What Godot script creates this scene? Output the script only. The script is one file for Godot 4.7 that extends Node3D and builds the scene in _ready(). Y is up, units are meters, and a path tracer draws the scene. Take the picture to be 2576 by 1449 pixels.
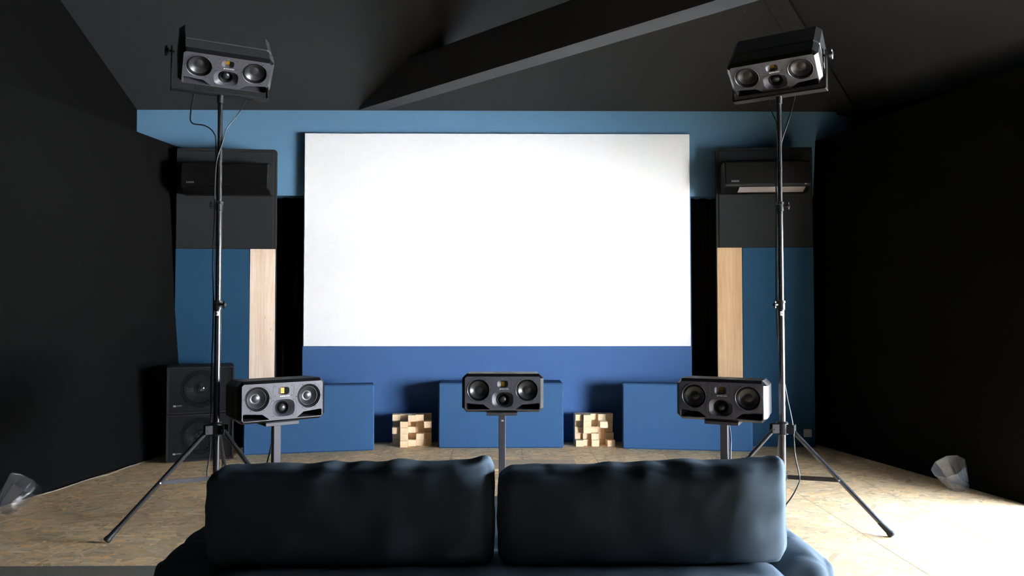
extends Node3D
# A dark home cinema: white projection screen on a blue baffle wall, five two-woofer monitors, a low grey-blue sofa, daylight from a wide door in the right-hand wall.

const EYE := 1.3
var M := {}
var taken := {}

# ------------------------------------------------------------------ mesh helpers
class Build:
	var st := SurfaceTool.new()
	var g := 0
	func _init() -> void:
		st.begin(Mesh.PRIMITIVE_TRIANGLES)
	func next() -> void:
		g += 1
	func tri(a: Vector3, b: Vector3, c: Vector3, hint: Vector3, flat := true) -> void:
		var n := (a - c).cross(a - b)
		if n.length_squared() < 1e-16:
			return
		st.set_smooth_group(-1 if flat else g)
		if n.dot(hint) < 0.0:
			var t := b
			b = c
			c = t
		st.add_vertex(a)
		st.add_vertex(b)
		st.add_vertex(c)
	func quad(a: Vector3, b: Vector3, c: Vector3, d: Vector3, hint: Vector3, flat := true) -> void:
		tri(a, b, c, hint, flat)
		tri(a, c, d, hint, flat)
	# eight corners: four of one face, then the four opposite ones
	func hexa(p: Array) -> void:
		var c := Vector3.ZERO
		for v in p:
			c += v / 8.0
		for f in [[0, 1, 2, 3], [4, 5, 6, 7], [0, 1, 5, 4], [1, 2, 6, 5], [2, 3, 7, 6], [3, 0, 4, 7]]:
			var m: Vector3 = (p[f[0]] + p[f[1]] + p[f[2]] + p[f[3]]) / 4.0
			quad(p[f[0]], p[f[1]], p[f[2]], p[f[3]], m - c)
	func box(at: Vector3, size: Vector3, bevel := 0.0, xf := Transform3D.IDENTITY) -> void:
		var h := size / 2.0
		var i := h - Vector3.ONE * bevel
		var face := func(ax: int, s: float) -> Array:
			var u := (ax + 1) % 3
			var v := (ax + 2) % 3
			var out := []
			for k in [[-1, -1], [1, -1], [1, 1], [-1, 1]]:
				var p := Vector3.ZERO
				p[ax] = s * h[ax]
				p[u] = k[0] * i[u]
				p[v] = k[1] * i[v]
				out.append(xf * (at + p))
			return out
		var mid: Vector3 = xf * at
		for ax in 3:
			for s in [-1.0, 1.0]:
				var f: Array = face.call(ax, s)
				quad(f[0], f[1], f[2], f[3], (f[0] + f[2]) / 2.0 - mid)
		if bevel > 0.0:
			for ax in 3:
				var u := (ax + 1) % 3
				var v := (ax + 2) % 3
				for su in [-1.0, 1.0]:
					for sv in [-1.0, 1.0]:
						var q := []
						for k in [[-1, 0], [1, 0], [1, 1], [-1, 1]]:
							var p := Vector3.ZERO
							p[ax] = k[0] * i[ax]
							p[u] = su * (h[u] if k[1] == 0 else i[u])
							p[v] = sv * (i[v] if k[1] == 0 else h[v])
							q.append(xf * (at + p))
						quad(q[0], q[1], q[2], q[3], (q[0] + q[2]) / 2.0 - mid)
			for sx in [-1.0, 1.0]:
				for sy in [-1.0, 1.0]:
					for sz in [-1.0, 1.0]:
						var a: Vector3 = xf * (at + Vector3(sx * h.x, sy * i.y, sz * i.z))
						var b: Vector3 = xf * (at + Vector3(sx * i.x, sy * h.y, sz * i.z))
						var c: Vector3 = xf * (at + Vector3(sx * i.x, sy * i.y, sz * h.z))
						tri(a, b, c, a - mid)
	# a strip between two rings of equal length; hint points out of (or into) the ring
	func strip(ra: Array, rb: Array, inward := false, flat := false, closed := true) -> void:
		var n := ra.size()
		var c := Vector3.ZERO
		for k in n:
			c += (ra[k] + rb[k]) / (2.0 * n)
		for k in (n if closed else n - 1):
			var j := (k + 1) % n
			var m: Vector3 = (ra[k] + rb[j]) / 2.0
			quad(ra[k], ra[j], rb[j], rb[k], (c - m) if inward else (m - c), flat)
	func strip_to(ra: Array, rb: Array, hint: Vector3, flat := false) -> void:
		var n := ra.size()
		for k in n:
			var j := (k + 1) % n
			quad(ra[k], ra[j], rb[j], rb[k], hint, flat)
	func fan(r: Array, hint: Vector3) -> void:
		var c := Vector3.ZERO
		for v in r:
			c += v / float(r.size())
		for k in r.size():
			tri(c, r[k], r[(k + 1) % r.size()], hint)
	# profile: [radius, height] pairs turned round the y axis of xf
	func lathe(profile: Array, xf: Transform3D, seg := 40, sharp := [], flat := false) -> void:
		for k in profile.size() - 1:
			if k in sharp:
				next()
			var p: Vector2 = profile[k]
			var q: Vector2 = profile[k + 1]
			var d := q - p
			var nr := Vector2(d.y, -d.x)
			for s in seg:
				var a0 := TAU * s / seg
				var a1 := TAU * (s + 1) / seg
				var am := (a0 + a1) / 2.0
				var hint := xf.basis * Vector3(cos(am) * nr.x, nr.y, sin(am) * nr.x)
				quad(xf * Vector3(cos(a0) * p.x, p.y, sin(a0) * p.x), xf * Vector3(cos(a1) * p.x, p.y, sin(a1) * p.x), xf * Vector3(cos(a1) * q.x, q.y, sin(a1) * q.x), xf * Vector3(cos(a0) * q.x, q.y, sin(a0) * q.x), hint, flat)
	func tube(path: Array, r: float, seg := 12, r_end := -1.0) -> void:
		next()
		var rings := []
		var n := path.size()
		var side := Vector3.ZERO
		for k in n:
			var d: Vector3 = (path[min(k + 1, n - 1)] - path[max(k - 1, 0)]).normalized()
			if k == 0:
				side = d.cross(Vector3.UP if abs(d.y) < 0.9 else Vector3.RIGHT).normalized()
			side = (side - d * side.dot(d)).normalized()
			var up := d.cross(side)
			var rr := r if r_end < 0.0 else lerpf(r, r_end, float(k) / (n - 1))
			var ring := []
			for s in seg:
				var a := TAU * s / seg
				ring.append(path[k] + (side * cos(a) + up * sin(a)) * rr)
			rings.append(ring)
		for k in n - 1:
			strip(rings[k], rings[k + 1])
		fan(rings[0], path[0] - path[1])
		fan(rings[n - 1], path[n - 1] - path[n - 2])
	# an outline in x/y pulled along z, with a small chamfer at both ends
	func extrude(outline: Array, z0: float, z1: float, cham := 0.0, flat := true, xf := Transform3D.IDENTITY) -> void:
		var mid := Vector2.ZERO
		for p in outline:
			mid += p / float(outline.size())
		var ring := func(z: float, inset: float) -> Array:
			var out := []
			for p in outline:
				var d: Vector2 = (p - mid)
				out.append(xf * Vector3(p.x - signf(d.x) * inset, p.y - signf(d.y) * inset, z))
			return out
		var s := signf(z1 - z0)
		var a: Array = ring.call(z0, cham)
		var b: Array = ring.call(z0 + s * cham, 0.0)
		var c: Array = ring.call(z1 - s * cham, 0.0)
		var d: Array = ring.call(z1, cham)
		next()
		if cham > 0.0:
			strip(a, b, false, true)
		next()
		strip(b, c, false, flat)
		next()
		if cham > 0.0:
			strip(c, d, false, true)
		fan(a, xf.basis * Vector3(0, 0, -s))
		fan(d, xf.basis * Vector3(0, 0, s))
	func mesh() -> ArrayMesh:
		st.generate_normals()
		return st.commit()

func numbered(called: String) -> String:
	taken[called] = taken.get(called, -1) + 1
	return called if taken[called] == 0 else "%s_%03d" % [called, taken[called]]

func tag(o: Node, label: String, category: String, group := "") -> void:
	o.set_meta("label", label)
	o.set_meta("category", category)
	if group != "":
		o.set_meta("group", group)

func thing(called: String, at: Vector3, label: String, category: String, group := "") -> Node3D:
	var o := Node3D.new()
	o.name = numbered(called)
	add_child(o)
	o.position = at
	tag(o, label, category, group)
	return o

func put(called: String, mesh: Mesh, m: Material, parent: Node = null) -> MeshInstance3D:
	var o := MeshInstance3D.new()
	o.name = numbered(called) if parent == null else called
	o.mesh = mesh
	o.material_override = m
	o.cast_shadow = GeometryInstance3D.SHADOW_CASTING_SETTING_ON
	(self if parent == null else parent).add_child(o, true)
	return o

func struct(called: String, mesh: Mesh, m: Material, parent: Node = null) -> MeshInstance3D:
	var o := put(called, mesh, m, parent)
	if parent == null:
		o.set_meta("kind", "structure")
	return o

func box_mesh(at: Vector3, size: Vector3, bevel := 0.0) -> ArrayMesh:
	var b := Build.new()
	b.box(at, size, bevel)
	return b.mesh()

func hexa_mesh(p: Array) -> ArrayMesh:
	var b := Build.new()
	b.hexa(p)
	return b.mesh()

func part_box(called: String, at: Vector3, size: Vector3, m: Material, parent: Node, bevel := 0.0) -> MeshInstance3D:
	return put(called, box_mesh(at, size, bevel), m, parent)

func axis(at: Vector3, y: Vector3) -> Transform3D:
	var x := y.cross(Vector3.FORWARD if abs(y.normalized().z) < 0.9 else Vector3.RIGHT).normalized()
	y = y.normalized()
	return Transform3D(Basis(x, y, x.cross(y)), at)

func smooth_path(pts: Array, steps := 8) -> Array:
	var c := Curve3D.new()
	for k in pts.size():
		var t: Vector3 = (pts[min(k + 1, pts.size() - 1)] - pts[max(k - 1, 0)]) / 6.0
		c.add_point(pts[k], -t, t)
	var out := []
	for k in pts.size() - 1:
		for s in steps:
			out.append(c.sample(k, float(s) / steps))
	out.append(pts[-1])
	return out

# ------------------------------------------------------------------ materials
func mat(color: Color, rough := 0.8, metal := 0.0) -> StandardMaterial3D:
	var m := StandardMaterial3D.new()
	m.albedo_color = color
	m.roughness = rough
	m.metallic = metal
	return m

func tex(img: Image) -> ImageTexture:
	img.generate_mipmaps()
	return ImageTexture.create_from_image(img)

func noise_image(w: int, h: int, f: Callable) -> Image:
	var img := Image.create(w, h, false, Image.FORMAT_RGB8)
	for y in h:
		for x in w:
			img.set_pixel(x, y, f.call(x, y))
	return img

func tri_map(m: StandardMaterial3D, scale: Vector3, world := false) -> void:
	m.uv1_triplanar = true
	m.uv1_world_triplanar = world
	m.uv1_triplanar_sharpness = 4.0
	m.uv1_scale = scale

# pressed wood strands, laid over one another in all directions
func osb_images() -> Array:
	var n := 1024
	var rng := RandomNumberGenerator.new()
	rng.seed = 71
	var col := PackedByteArray()
	col.resize(n * n * 3)
	var hgt := PackedByteArray()
	hgt.resize(n * n)
	for k in n * n:
		col[k * 3] = 190
		col[k * 3 + 1] = 165
		col[k * 3 + 2] = 135
		hgt[k] = 110
	var patch := FastNoiseLite.new()
	patch.seed = 5
	patch.frequency = 0.011
	for k in 2600:
		var cx := rng.randf() * n
		var cy := rng.randf() * n
		var a := rng.randf() * PI
		if rng.randf() < 0.5:
			a = rng.randfn(0.0, 0.5)
		var lx := rng.randf_range(18, 62)
		var ly := rng.randf_range(4.0, 13.0)
		var tone := rng.randfn(1.0, 0.034)
		if rng.randf() < 0.05:
			tone *= 0.91
		elif rng.randf() < 0.10:
			tone *= 1.08
		tone *= 1.0 + 0.13 * patch.get_noise_2d(cx, cy)
		var warm := rng.randfn(2.0, 5.0)
		var hh := rng.randi_range(90, 190)
		var ca := cos(a)
		var sa := sin(a)
		var slant := rng.randf_range(-0.6, 0.6)
		var rr := int(lx + ly + 2)
		for oy in range(-rr, rr):
			for ox in range(-rr, rr):
				var u := ox * ca + oy * sa
				var v := -ox * sa + oy * ca
				if absf(v) > ly or absf(u + v * slant) > lx:
					continue
				var t := tone * (1.0 + 0.05 * sin(v * 1.9 + u * 0.05 + k))
				if absf(v) > ly - 1.0:
					t *= 0.965
				var p := (posmod(int(cy) + oy, n) * n + posmod(int(cx) + ox, n))
				col[p * 3] = clampi(int(226 * t + warm), 0, 255)
				col[p * 3 + 1] = clampi(int(194 * t), 0, 255)
				col[p * 3 + 2] = clampi(int(153 * t - warm), 0, 255)
				hgt[p] = hh
	return [Image.create_from_data(n, n, false, Image.FORMAT_RGB8, col), Image.create_from_data(n, n, false, Image.FORMAT_L8, hgt)]

func grain_texture(base: Color, dark: Color, sd: int, knots: Array) -> ImageTexture:
	var f := FastNoiseLite.new()
	f.seed = sd
	f.frequency = 0.012
	var f2 := FastNoiseLite.new()
	f2.seed = sd + 5
	f2.frequency = 0.05
	return tex(noise_image(128, 512, func(x: int, y: int) -> Color:
		var warp := f.get_noise_2d(x * 0.8, y * 0.22) * 26.0
		var w := x + warp
		for k in knots:
			var d := Vector2(x - k.x, (y - k.y) * 0.45).length()
			w += 9.0 * exp(-d * d / 160.0)
		var t := 0.35 + 0.25 * sin(w * 0.33) * 0.5 + f2.get_noise_2d(x * 3.0, y * 0.12) * 0.35 + f.get_noise_2d(x * 1.1 + 300.0, y * 0.3) * 0.5
		for k in knots:
			var d := Vector2(x - k.x, (y - k.y) * 0.6).length()
			t += 1.6 * exp(-d * d / 5.0)
		return base.lerp(dark, clampf(t, 0.0, 1.0))))

func speckle_texture(sd: int, lo: float, hi: float) -> ImageTexture:
	var f := FastNoiseLite.new()
	f.seed = sd
	f.frequency = 0.25
	return tex(noise_image(256, 256, func(x: int, y: int) -> Color:
		var v := lerpf(lo, hi, 0.5 + 0.5 * f.get_noise_2d(x, y))
		return Color(v, v, v)))

func materials() -> void:
	var osb := osb_images()
	var m := mat(Color(1, 1, 1), 0.62)
	m.albedo_texture = tex(osb[0])
	m.heightmap_enabled = true
	m.heightmap_texture = tex(osb[1])
	m.heightmap_scale = 0.12
	tri_map(m, Vector3.ONE / 1.55)
	m.metallic_specular = 0.25
	M.osb = m
	var weave := speckle_texture(3, 0.88, 1.0)
	var cloth := func(c: Color, r := 0.95) -> StandardMaterial3D:
		var q := mat(c, r)
		q.metallic_specular = 0.12
		q.albedo_texture = weave
		tri_map(q, Vector3.ONE * 3.0)
		return q
	M.black_wall = cloth.call(Color8(16, 16, 16))
	M.ceiling = cloth.call(Color8(60, 61, 62), 0.85)
	M.beam = cloth.call(Color8(84, 85, 88), 0.8)
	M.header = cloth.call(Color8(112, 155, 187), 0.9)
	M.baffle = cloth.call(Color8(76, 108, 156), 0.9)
	M.blue_box = cloth.call(Color8(62, 95, 132), 0.9)
	M.blue_panel = cloth.call(Color8(48, 84, 112), 0.95)
	M.column = cloth.call(Color8(49, 51, 52), 0.95)
	M.screen = mat(Color8(243, 244, 245), 0.9)
	M.curtain = cloth.call(Color8(34, 29, 28))
	M.sofa = cloth.call(Color8(100, 114, 126))
	M.sofa.heightmap_enabled = true
	M.sofa.heightmap_texture = weave
	M.sofa.heightmap_scale = 0.06
	M.rug = cloth.call(Color8(128, 122, 112))
	M.rug.heightmap_enabled = true
	M.rug.heightmap_texture = weave
	M.rug.heightmap_scale = 0.4
	M.cabinet = mat(Color8(48, 48, 50), 0.5)
	M.bezel = mat(Color8(14, 14, 16), 0.28)
	M.baffle_grey = mat(Color8(62, 61, 68), 0.5)
	M.cone = mat(Color8(40, 40, 43), 0.34)
	M.rubber = mat(Color8(9, 9, 10), 0.55)
	M.rubber.metallic_specular = 0.25
	M.trim = mat(Color8(96, 96, 104), 0.34, 0.6)
	M.screw = mat(Color8(24, 24, 26), 0.35, 0.6)
	M.gold = mat(Color8(214, 160, 48), 0.35, 0.5)
	M.white_print = mat(Color8(240, 240, 240), 0.6)
	M.silver = mat(Color8(190, 190, 194), 0.4, 0.7)
	M.steel = mat(Color8(56, 54, 58), 0.42, 0.55)
	M.stand_grey = mat(Color8(56, 54, 60), 0.5, 0.2)
	M.pole = mat(Color8(92, 92, 96), 0.22, 0.85)
	M.casting = mat(Color8(44, 44, 47), 0.3, 0.5)
	M.black_plastic = mat(Color8(18, 18, 19), 0.45)
	M.cable = mat(Color8(16, 17, 18), 0.4)
	M.pale_cable = mat(Color8(134, 124, 108), 0.55)
	M.sub = mat(Color8(34, 33, 36), 0.6)
	M.sub.metallic_specular = 0.25
	M.sub_grille = mat(Color8(22, 22, 24), 0.5, 0.4)
	M.sub_cone = mat(Color8(34, 34, 37), 0.3)
	M.dust_cap = mat(Color8(150, 152, 156), 0.14, 0.85)
	M.ac = mat(Color8(15, 14, 14), 0.5)
	M.ac.metallic_specular = 0.3
	M.ac_flap_lit = mat(Color8(150, 140, 138), 0.55)  # light from below is put into the open flap's colour
	M.plate = mat(Color8(205, 200, 200), 0.5)
	M.frame = mat(Color8(52, 52, 54), 0.5)
	M.bounce_terrace = cloth.call(Color8(176, 176, 174), 0.9)
	M.wood_a = []
	for k in 5:
		var w := mat(Color(1, 1, 1), 0.62)
		w.albedo_texture = grain_texture(Color8(230, 202, 166), Color8(212, 178, 138), 40 + k * 7, [])
		tri_map(w, Vector3(5, 3, 5))
		w.uv1_offset = Vector3(0.21 * k, 0.33 * k, 0.17 * k)
		M.wood_a.append(w)
	var s := mat(Color(1, 1, 1), 0.6)
	s.albedo_texture = grain_texture(Color8(250, 230, 212), Color8(226, 192, 162), 9, [Vector2(80, 330), Vector2(108, 300), Vector2(110, 60)])
	tri_map(s, Vector3(1.0 / 0.24, -1.0 / 1.9, 1.0))
	M.strip_pale = s
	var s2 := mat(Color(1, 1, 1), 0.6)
	s2.albedo_texture = grain_texture(Color8(214, 180, 139), Color8(188, 147, 104), 23, [])  # warm wood, darkened to carry the weaker light on this column
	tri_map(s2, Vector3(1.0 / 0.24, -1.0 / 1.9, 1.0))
	M.strip_warm_dim = s2
	M.board = mat(Color8(186, 160, 128), 0.6)
	var gl := mat(Color(0.6, 0.62, 0.65, 0.05), 0.02)
	gl.transparency = BaseMaterial3D.TRANSPARENCY_ALPHA
	M.glass = gl

# ------------------------------------------------------------------ room
# inner faces of the two splayed side walls, which lean out a little towards the top
func LW(d: float, h: float) -> Vector3:
	return Vector3(-(3.108 + 0.156 * (6.461 - d)) - 0.08 * h, h, -d)

# the wall proper behind the left-hand lining, seen above its top edge
func LO(d: float, h: float) -> Vector3:
	return Vector3(-(3.66 + 0.14 * (7.5 - d)), h, -d)

func RW(d: float, h: float) -> Vector3:
	return Vector3(3.186 + 0.2066 * (6.543 - d) + 0.05 * h, h, -d)

func roof_front(d: float) -> float:
	return 3.31 + 0.62 * (7.5 - d)

func wall_piece(f: Callable, d0: float, d1: float, h0: float, h1: float, thick: Vector3, inset := Vector3.ZERO) -> ArrayMesh:
	var p := []
	for k in [[d0, h0], [d1, h0], [d1, h1], [d0, h1]]:
		p.append(f.call(k[0], k[1]) + inset)
	for k in 4:
		p.append(p[k] + thick)
	return hexa_mesh(p)

func room() -> void:
	# floor: pressed-strand boards laid lengthwise, on a dark subfloor
	var floor_o := struct("floor", box_mesh(Vector3(0, -0.075, -3.1), Vector3(11.0, 0.10, 10.6)), M.black_wall)
	var board := box_mesh(Vector3.ZERO, Vector3(0.6385, 0.025, 2.4985), 0.0012)
	for c in range(-8, 9):
		var x := 0.167 + 0.64 * c + 0.32
		var off: float = [0.0, 1.1, 0.45, 1.75][posmod(c, 4)]
		for r in range(-1, 5):
			var z := 1.6 - r * 2.5 - off
			if z > 3.4 or z < -9.2:
				continue
			var o := put("board", board, M.osb, floor_o)
			o.position = Vector3(x, -0.0125, z)
			o.rotation.y = PI if (c * 3 + r) % 2 == 0 else 0.0
	# left-hand wall with its lower dark lining
	var wl := struct("wall_left", wall_piece(LO, 8.2, -2.1, -0.05, 5.2, Vector3(-0.2, 0, 0)), M.black_wall)
	struct("lining", wall_piece(LW, 7.9, -2.05, 0.0, 2.9, Vector3(-0.12, 0, 0)), M.black_wall, wl)
	# right-hand wall, thick, with a wide door opening that the camera does not see
	var t := Vector3(0.36, 0, 0)
	var wr := struct("wall_right", wall_piece(RW, 8.2, DOOR_FAR, -0.05, 3.0, t), M.black_wall)
	struct("near_section", wall_piece(RW, DOOR_NEAR, -2.1, -0.05, 3.0, t), M.black_wall, wr)
	struct("lintel", wall_piece(RW, DOOR_FAR, DOOR_NEAR, DOOR_TOP, 3.0, t), M.black_wall, wr)
	struct("upper_section", wall_piece(RW, 8.2, -2.1, 2.7, 3.7, Vector3(0.2, 0, 0), t), M.black_wall, wr)
	var fr := Build.new()
	var e0: Vector3 = RW(DOOR_FAR, 0) + Vector3(0.22, 0, 0)
	var e1: Vector3 = RW(DOOR_NEAR, 0) + Vector3(0.22, 0, 0)
	var lean := Vector3(0.05, 1, 0)
	for e in [e0, e1]:
		fr.hexa([e + Vector3(0, 0, -0.03), e + Vector3(0.06, 0, -0.03), e + Vector3(0.06, 0, 0.03), e + Vector3(0, 0, 0.03), e + Vector3(0, 0, -0.03) + lean * DOOR_TOP, e + Vector3(0.06, 0, -0.03) + lean * DOOR_TOP, e + Vector3(0.06, 0, 0.03) + lean * DOOR_TOP, e + Vector3(0, 0, 0.03) + lean * DOOR_TOP])
	var u0 := e0 + lean * (DOOR_TOP - 0.06)
	var u1 := e1 + lean * (DOOR_TOP - 0.06)
	fr.hexa([u0, u0 + Vector3(0.06, 0, 0), u1 + Vector3(0.06, 0, 0), u1, u0 + Vector3(0, 0.06, 0), u0 + Vector3(0.06, 0.06, 0), u1 + Vector3(0.06, 0.06, 0), u1 + Vector3(0, 0.06, 0)])
	struct("door_1", fr.mesh(), M.frame)
	# back wall behind the camera
	struct("wall_back", box_mesh(Vector3(0, 2.5, 2.2), Vector3(11, 5.4, 0.2)), M.black_wall)
	# front wall: blue header over a dark curtained recess
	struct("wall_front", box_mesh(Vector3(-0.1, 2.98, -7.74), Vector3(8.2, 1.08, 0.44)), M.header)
	struct("wall_recess", box_mesh(Vector3(0, 1.6, -8.06), Vector3(9, 3.4, 0.2)), M.black_wall)
	# ceiling: a slope that rises towards the camera, a second slope over the right-hand wall, a flat top
	var cl := Build.new()
	var hip := func(d: float) -> float: return 3.47 - (7.5 - d)
	var up := Vector3(0, 0.12, 0)
	var a := [Vector3(-5.6, roof_front(8.0), -8.0), Vector3(hip.call(8.0), roof_front(8.0), -8.0), Vector3(hip.call(5.0), roof_front(5.0), -5.0), Vector3(-5.6, roof_front(5.0), -5.0)]
	cl.hexa(a + [a[0] + up, a[1] + up, a[2] + up, a[3] + up])
	var ceil_o := struct("ceiling", cl.mesh(), M.ceiling)
	var rx := func(x: float) -> float: return 3.31 + 0.62 * (3.47 - x)
	var h5: float = hip.call(5.0)
	var h8: float = hip.call(8.0)
	var b := [Vector3(5.8, rx.call(5.8), -8.0), Vector3(h8, rx.call(h8), -8.0), Vector3(h5, rx.call(h5), -5.0), Vector3(5.8, rx.call(5.8), -5.0)]  # outer edge runs past the wall as an unseen, added eave
	struct("slope", hexa_mesh(b + [b[0] + up, b[1] + up, b[2] + up, b[3] + up]), M.ceiling, ceil_o)
	var c := [Vector3(5.8, rx.call(5.8), -5.0), Vector3(h5, rx.call(h5), -5.0), Vector3(h5, rx.call(h5), 2.3), Vector3(5.8, rx.call(5.8), 2.3)]  # unseen eave lengthened here to shade the doorway and dim the floor
	struct("slope", hexa_mesh(c + [c[0] + up, c[1] + up, c[2] + up, c[3] + up]), M.ceiling, ceil_o)
	var d := [Vector3(-5.6, roof_front(5.0), -5.0), Vector3(h5, roof_front(5.0), -5.0), Vector3(h5, roof_front(5.0), 2.3), Vector3(-5.6, roof_front(5.0), 2.3)]
	struct("flat", hexa_mesh(d + [d[0] + up, d[1] + up, d[2] + up, d[3] + up]), M.ceiling, ceil_o)
	# level tie beam that crosses under the slope, and the hip rafter in the right-hand corner
	var tb := Build.new()
	var dirb := Vector3(0.722, 0, 0.692)
	var sideb := Vector3(-0.692, 0, 0.722)
	var far := Vector3(0.109, 3.30, -6.279)
	var q := []
	for s in [-2.05, 3.2]:
		q += [far + dirb * s, far + dirb * s + sideb * 0.19, far + dirb * s + sideb * 0.19 + Vector3(0, 0.34, 0), far + dirb * s + Vector3(0, 0.34, 0)]
	tb.hexa(q)
	struct("trim_1", tb.mesh(), M.beam)
	var hb := Build.new()
	var p0 := Vector3(3.47, 3.31, -7.5)
	var dh := Vector3(-1, 0.62, 1)
	var sd := Vector3(0.707, 0, 0.707) * 0.09
	var dn := Vector3(0, -0.07, 0)
	hb.hexa([p0 - sd + dn, p0 + sd + dn, p0 + sd + Vector3(0, 0.03, 0), p0 - sd + Vector3(0, 0.03, 0), p0 + dh * 2.4 - sd + dn, p0 + dh * 2.4 + sd + dn, p0 + dh * 2.4 + sd + Vector3(0, 0.03, 0), p0 + dh * 2.4 - sd + Vector3(0, 0.03, 0)])
	struct("trim_2", hb.mesh(), M.ceiling)
	# unseen pale ground, added to bounce sunlight up through the door
	var g := struct("bounce_terrace", box_mesh(Vector3(34.6, -0.13, -3.0), Vector3(60.0, 0.1, 60.0)), M.bounce_terrace)
	g.set_meta("label", "added pale ground outside the door that bounces sunlight in")

# ------------------------------------------------------------------ front wall furniture
func front() -> void:
	var bw := thing("baffle_wall", Vector3(-0.06, 0, -7.7), "wide blue panel wall under and behind the white projection screen", "wall panel")
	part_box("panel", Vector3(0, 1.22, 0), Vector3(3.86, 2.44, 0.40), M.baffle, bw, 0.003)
	var sc := thing("projection_screen", Vector3(-0.06, 0.945, -7.48), "large blank white projection screen above the blue panel wall", "screen")
	part_box("canvas", Vector3(0, 1.052, 0.018), Vector3(3.815, 2.105, 0.036), M.screen, sc, 0.004)
	part_box("backing_frame", Vector3(0, 1.052, -0.010), Vector3(3.76, 2.05, 0.02), M.black_plastic, sc)
	# columns beside the screen
	column(Vector3(-2.183, 0, -7.235), -1.0, 4.0, 0.925, 2.842, 1.882, M.strip_pale, "tall dark column with pale wood strip beside the stacked subwoofers")
	column(Vector3(2.055, 0, -7.245), 1.0, 5.0, 0.905, 2.865, 1.90, M.strip_warm_dim, "tall dark column with warm wood strip and a white wall socket")
	aircon(Vector3(-2.60, 2.385, -7.195), 4.0, false, "black wall air conditioner with closed flap on column by the subwoofers")
	aircon(Vector3(2.485, 2.412, -7.195), -5.0, true, "dark air conditioner with open flap coloured as lit on column with wall socket")
	curtain(-2.75, -1.90, 5, "dark curtain in gap between screen and pale wood strip")
	curtain(1.78, 2.55, 6, "dark curtain in gap between screen and warm wood strip")
	# blue boxes on the floor
	blue_box(Vector3(-1.767, 0, -6.938), 11.8, 1.157, 0.20, "blue box on floor turned inward beside the stacked subwoofers")
	blue_box(Vector3(-0.025, 0, -7.152), 0.0, 1.182, 0.33, "blue box on floor square to the wall under the screen middle")
	blue_box(Vector3(1.70, 0, -7.023), -8.3, 1.185, 0.20, "blue box on floor turned inward below the warm wood strip")
	var L := [[0.05, 0.045, 0.115, 0.075, 0.03], [0.01, 0.095, 0.015, 0.06, 0.12], [0.075, 0.10, 0.045, 0.015, 0.02], [0.02, 0.10, 0.01, 0.085, 0.06], [0.03, 0.125, 0.075, 0.06, 0.065]]
	var R := [[0.09, 0.12, 0.05, 0.075, 0.04], [0.05, 0.115, 0.035, 0.15, 0.035], [0.065, 0.11, 0.055, 0.02, 0.03], [0.05, 0.07, 0.105, 0.02, 0.07], [0.12, 0.085, 0.12, 0.02, 0.13]]
	diffuser(Vector3(-0.885, 0, -7.35), 6.0, L, "stack of pale wood blocks on floor, the one nearer the subwoofers", 11)
	diffuser(Vector3(0.87, 0, -7.37), 2.0, R, "stack of pale wood blocks on floor, the one nearer the wall socket", 12)
	var bd := thing("floor_board", Vector3(0, 0, -6.31), "smooth tan board lying on floor before the middle blue box", "board")
	part_box("panel", Vector3(0, 0.011, 0), Vector3(1.21, 0.022, 0.37), M.board, bd, 0.002)

func column(at: Vector3, side: float, turn: float, w: float, h: float, split: float, strip: Material, label: String) -> void:
	var o := thing("column", at, label, "column")
	o.rotation_degrees.y = -side * turn
	var b := Build.new()
	var r := 0.025
	var outline := []
	for k in 7:
		var a := PI / 2 * k / 6.0
		outline.append(Vector2(r - r * sin(a), h - r + r * cos(a)) if side > 0 else Vector2(-(r - r * sin(a)), h - r + r * cos(a)))
	outline.append(Vector2(0, 0))
	outline.append(Vector2(side * w, 0))
	outline.append(Vector2(side * w, h))
	b.extrude(outline, -0.055, -0.012, 0.0)
	put("body", b.mesh(), M.column, o)
	part_box("spine", Vector3(side * w * 0.55, h * 0.45, -0.15), Vector3(w * 0.5, h * 0.9, 0.19), M.black_wall, o)
	part_box("upper_panel", Vector3(side * (w / 2 + 0.012), (h + split) / 2 - 0.012, -0.006), Vector3(w - 0.024, h - split - 0.03, 0.012), M.column, o, 0.003)
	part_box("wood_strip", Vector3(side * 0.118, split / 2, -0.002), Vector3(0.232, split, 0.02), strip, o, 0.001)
	part_box("blue_panel", Vector3(side * (0.237 + (w - 0.237) / 2), split / 2, -0.004), Vector3(w - 0.24, split - 0.002, 0.02), M.blue_panel, o, 0.002)
	if side > 0:
		var sk := thing("wall_socket", Vector3.ZERO, "small white wall socket low on the column with warm wood", "socket")
		sk.transform = o.transform * Transform3D(Basis(), Vector3(0.83, 0.135, 0.006))
		part_box("plate", Vector3(0, 0, 0.005), Vector3(0.075, 0.075, 0.010), M.plate, sk, 0.003)
		var rim := Build.new()
		rim.lathe([Vector2(0.023, 0.004), Vector2(0.021, 0.006), Vector2(0.019, 0.001), Vector2(0.0, 0.001)], axis(Vector3(0, 0, 0.0085), Vector3(0, 0, 1)), 24)
		put("receptacle", rim.mesh(), M.plate, sk)

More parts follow.
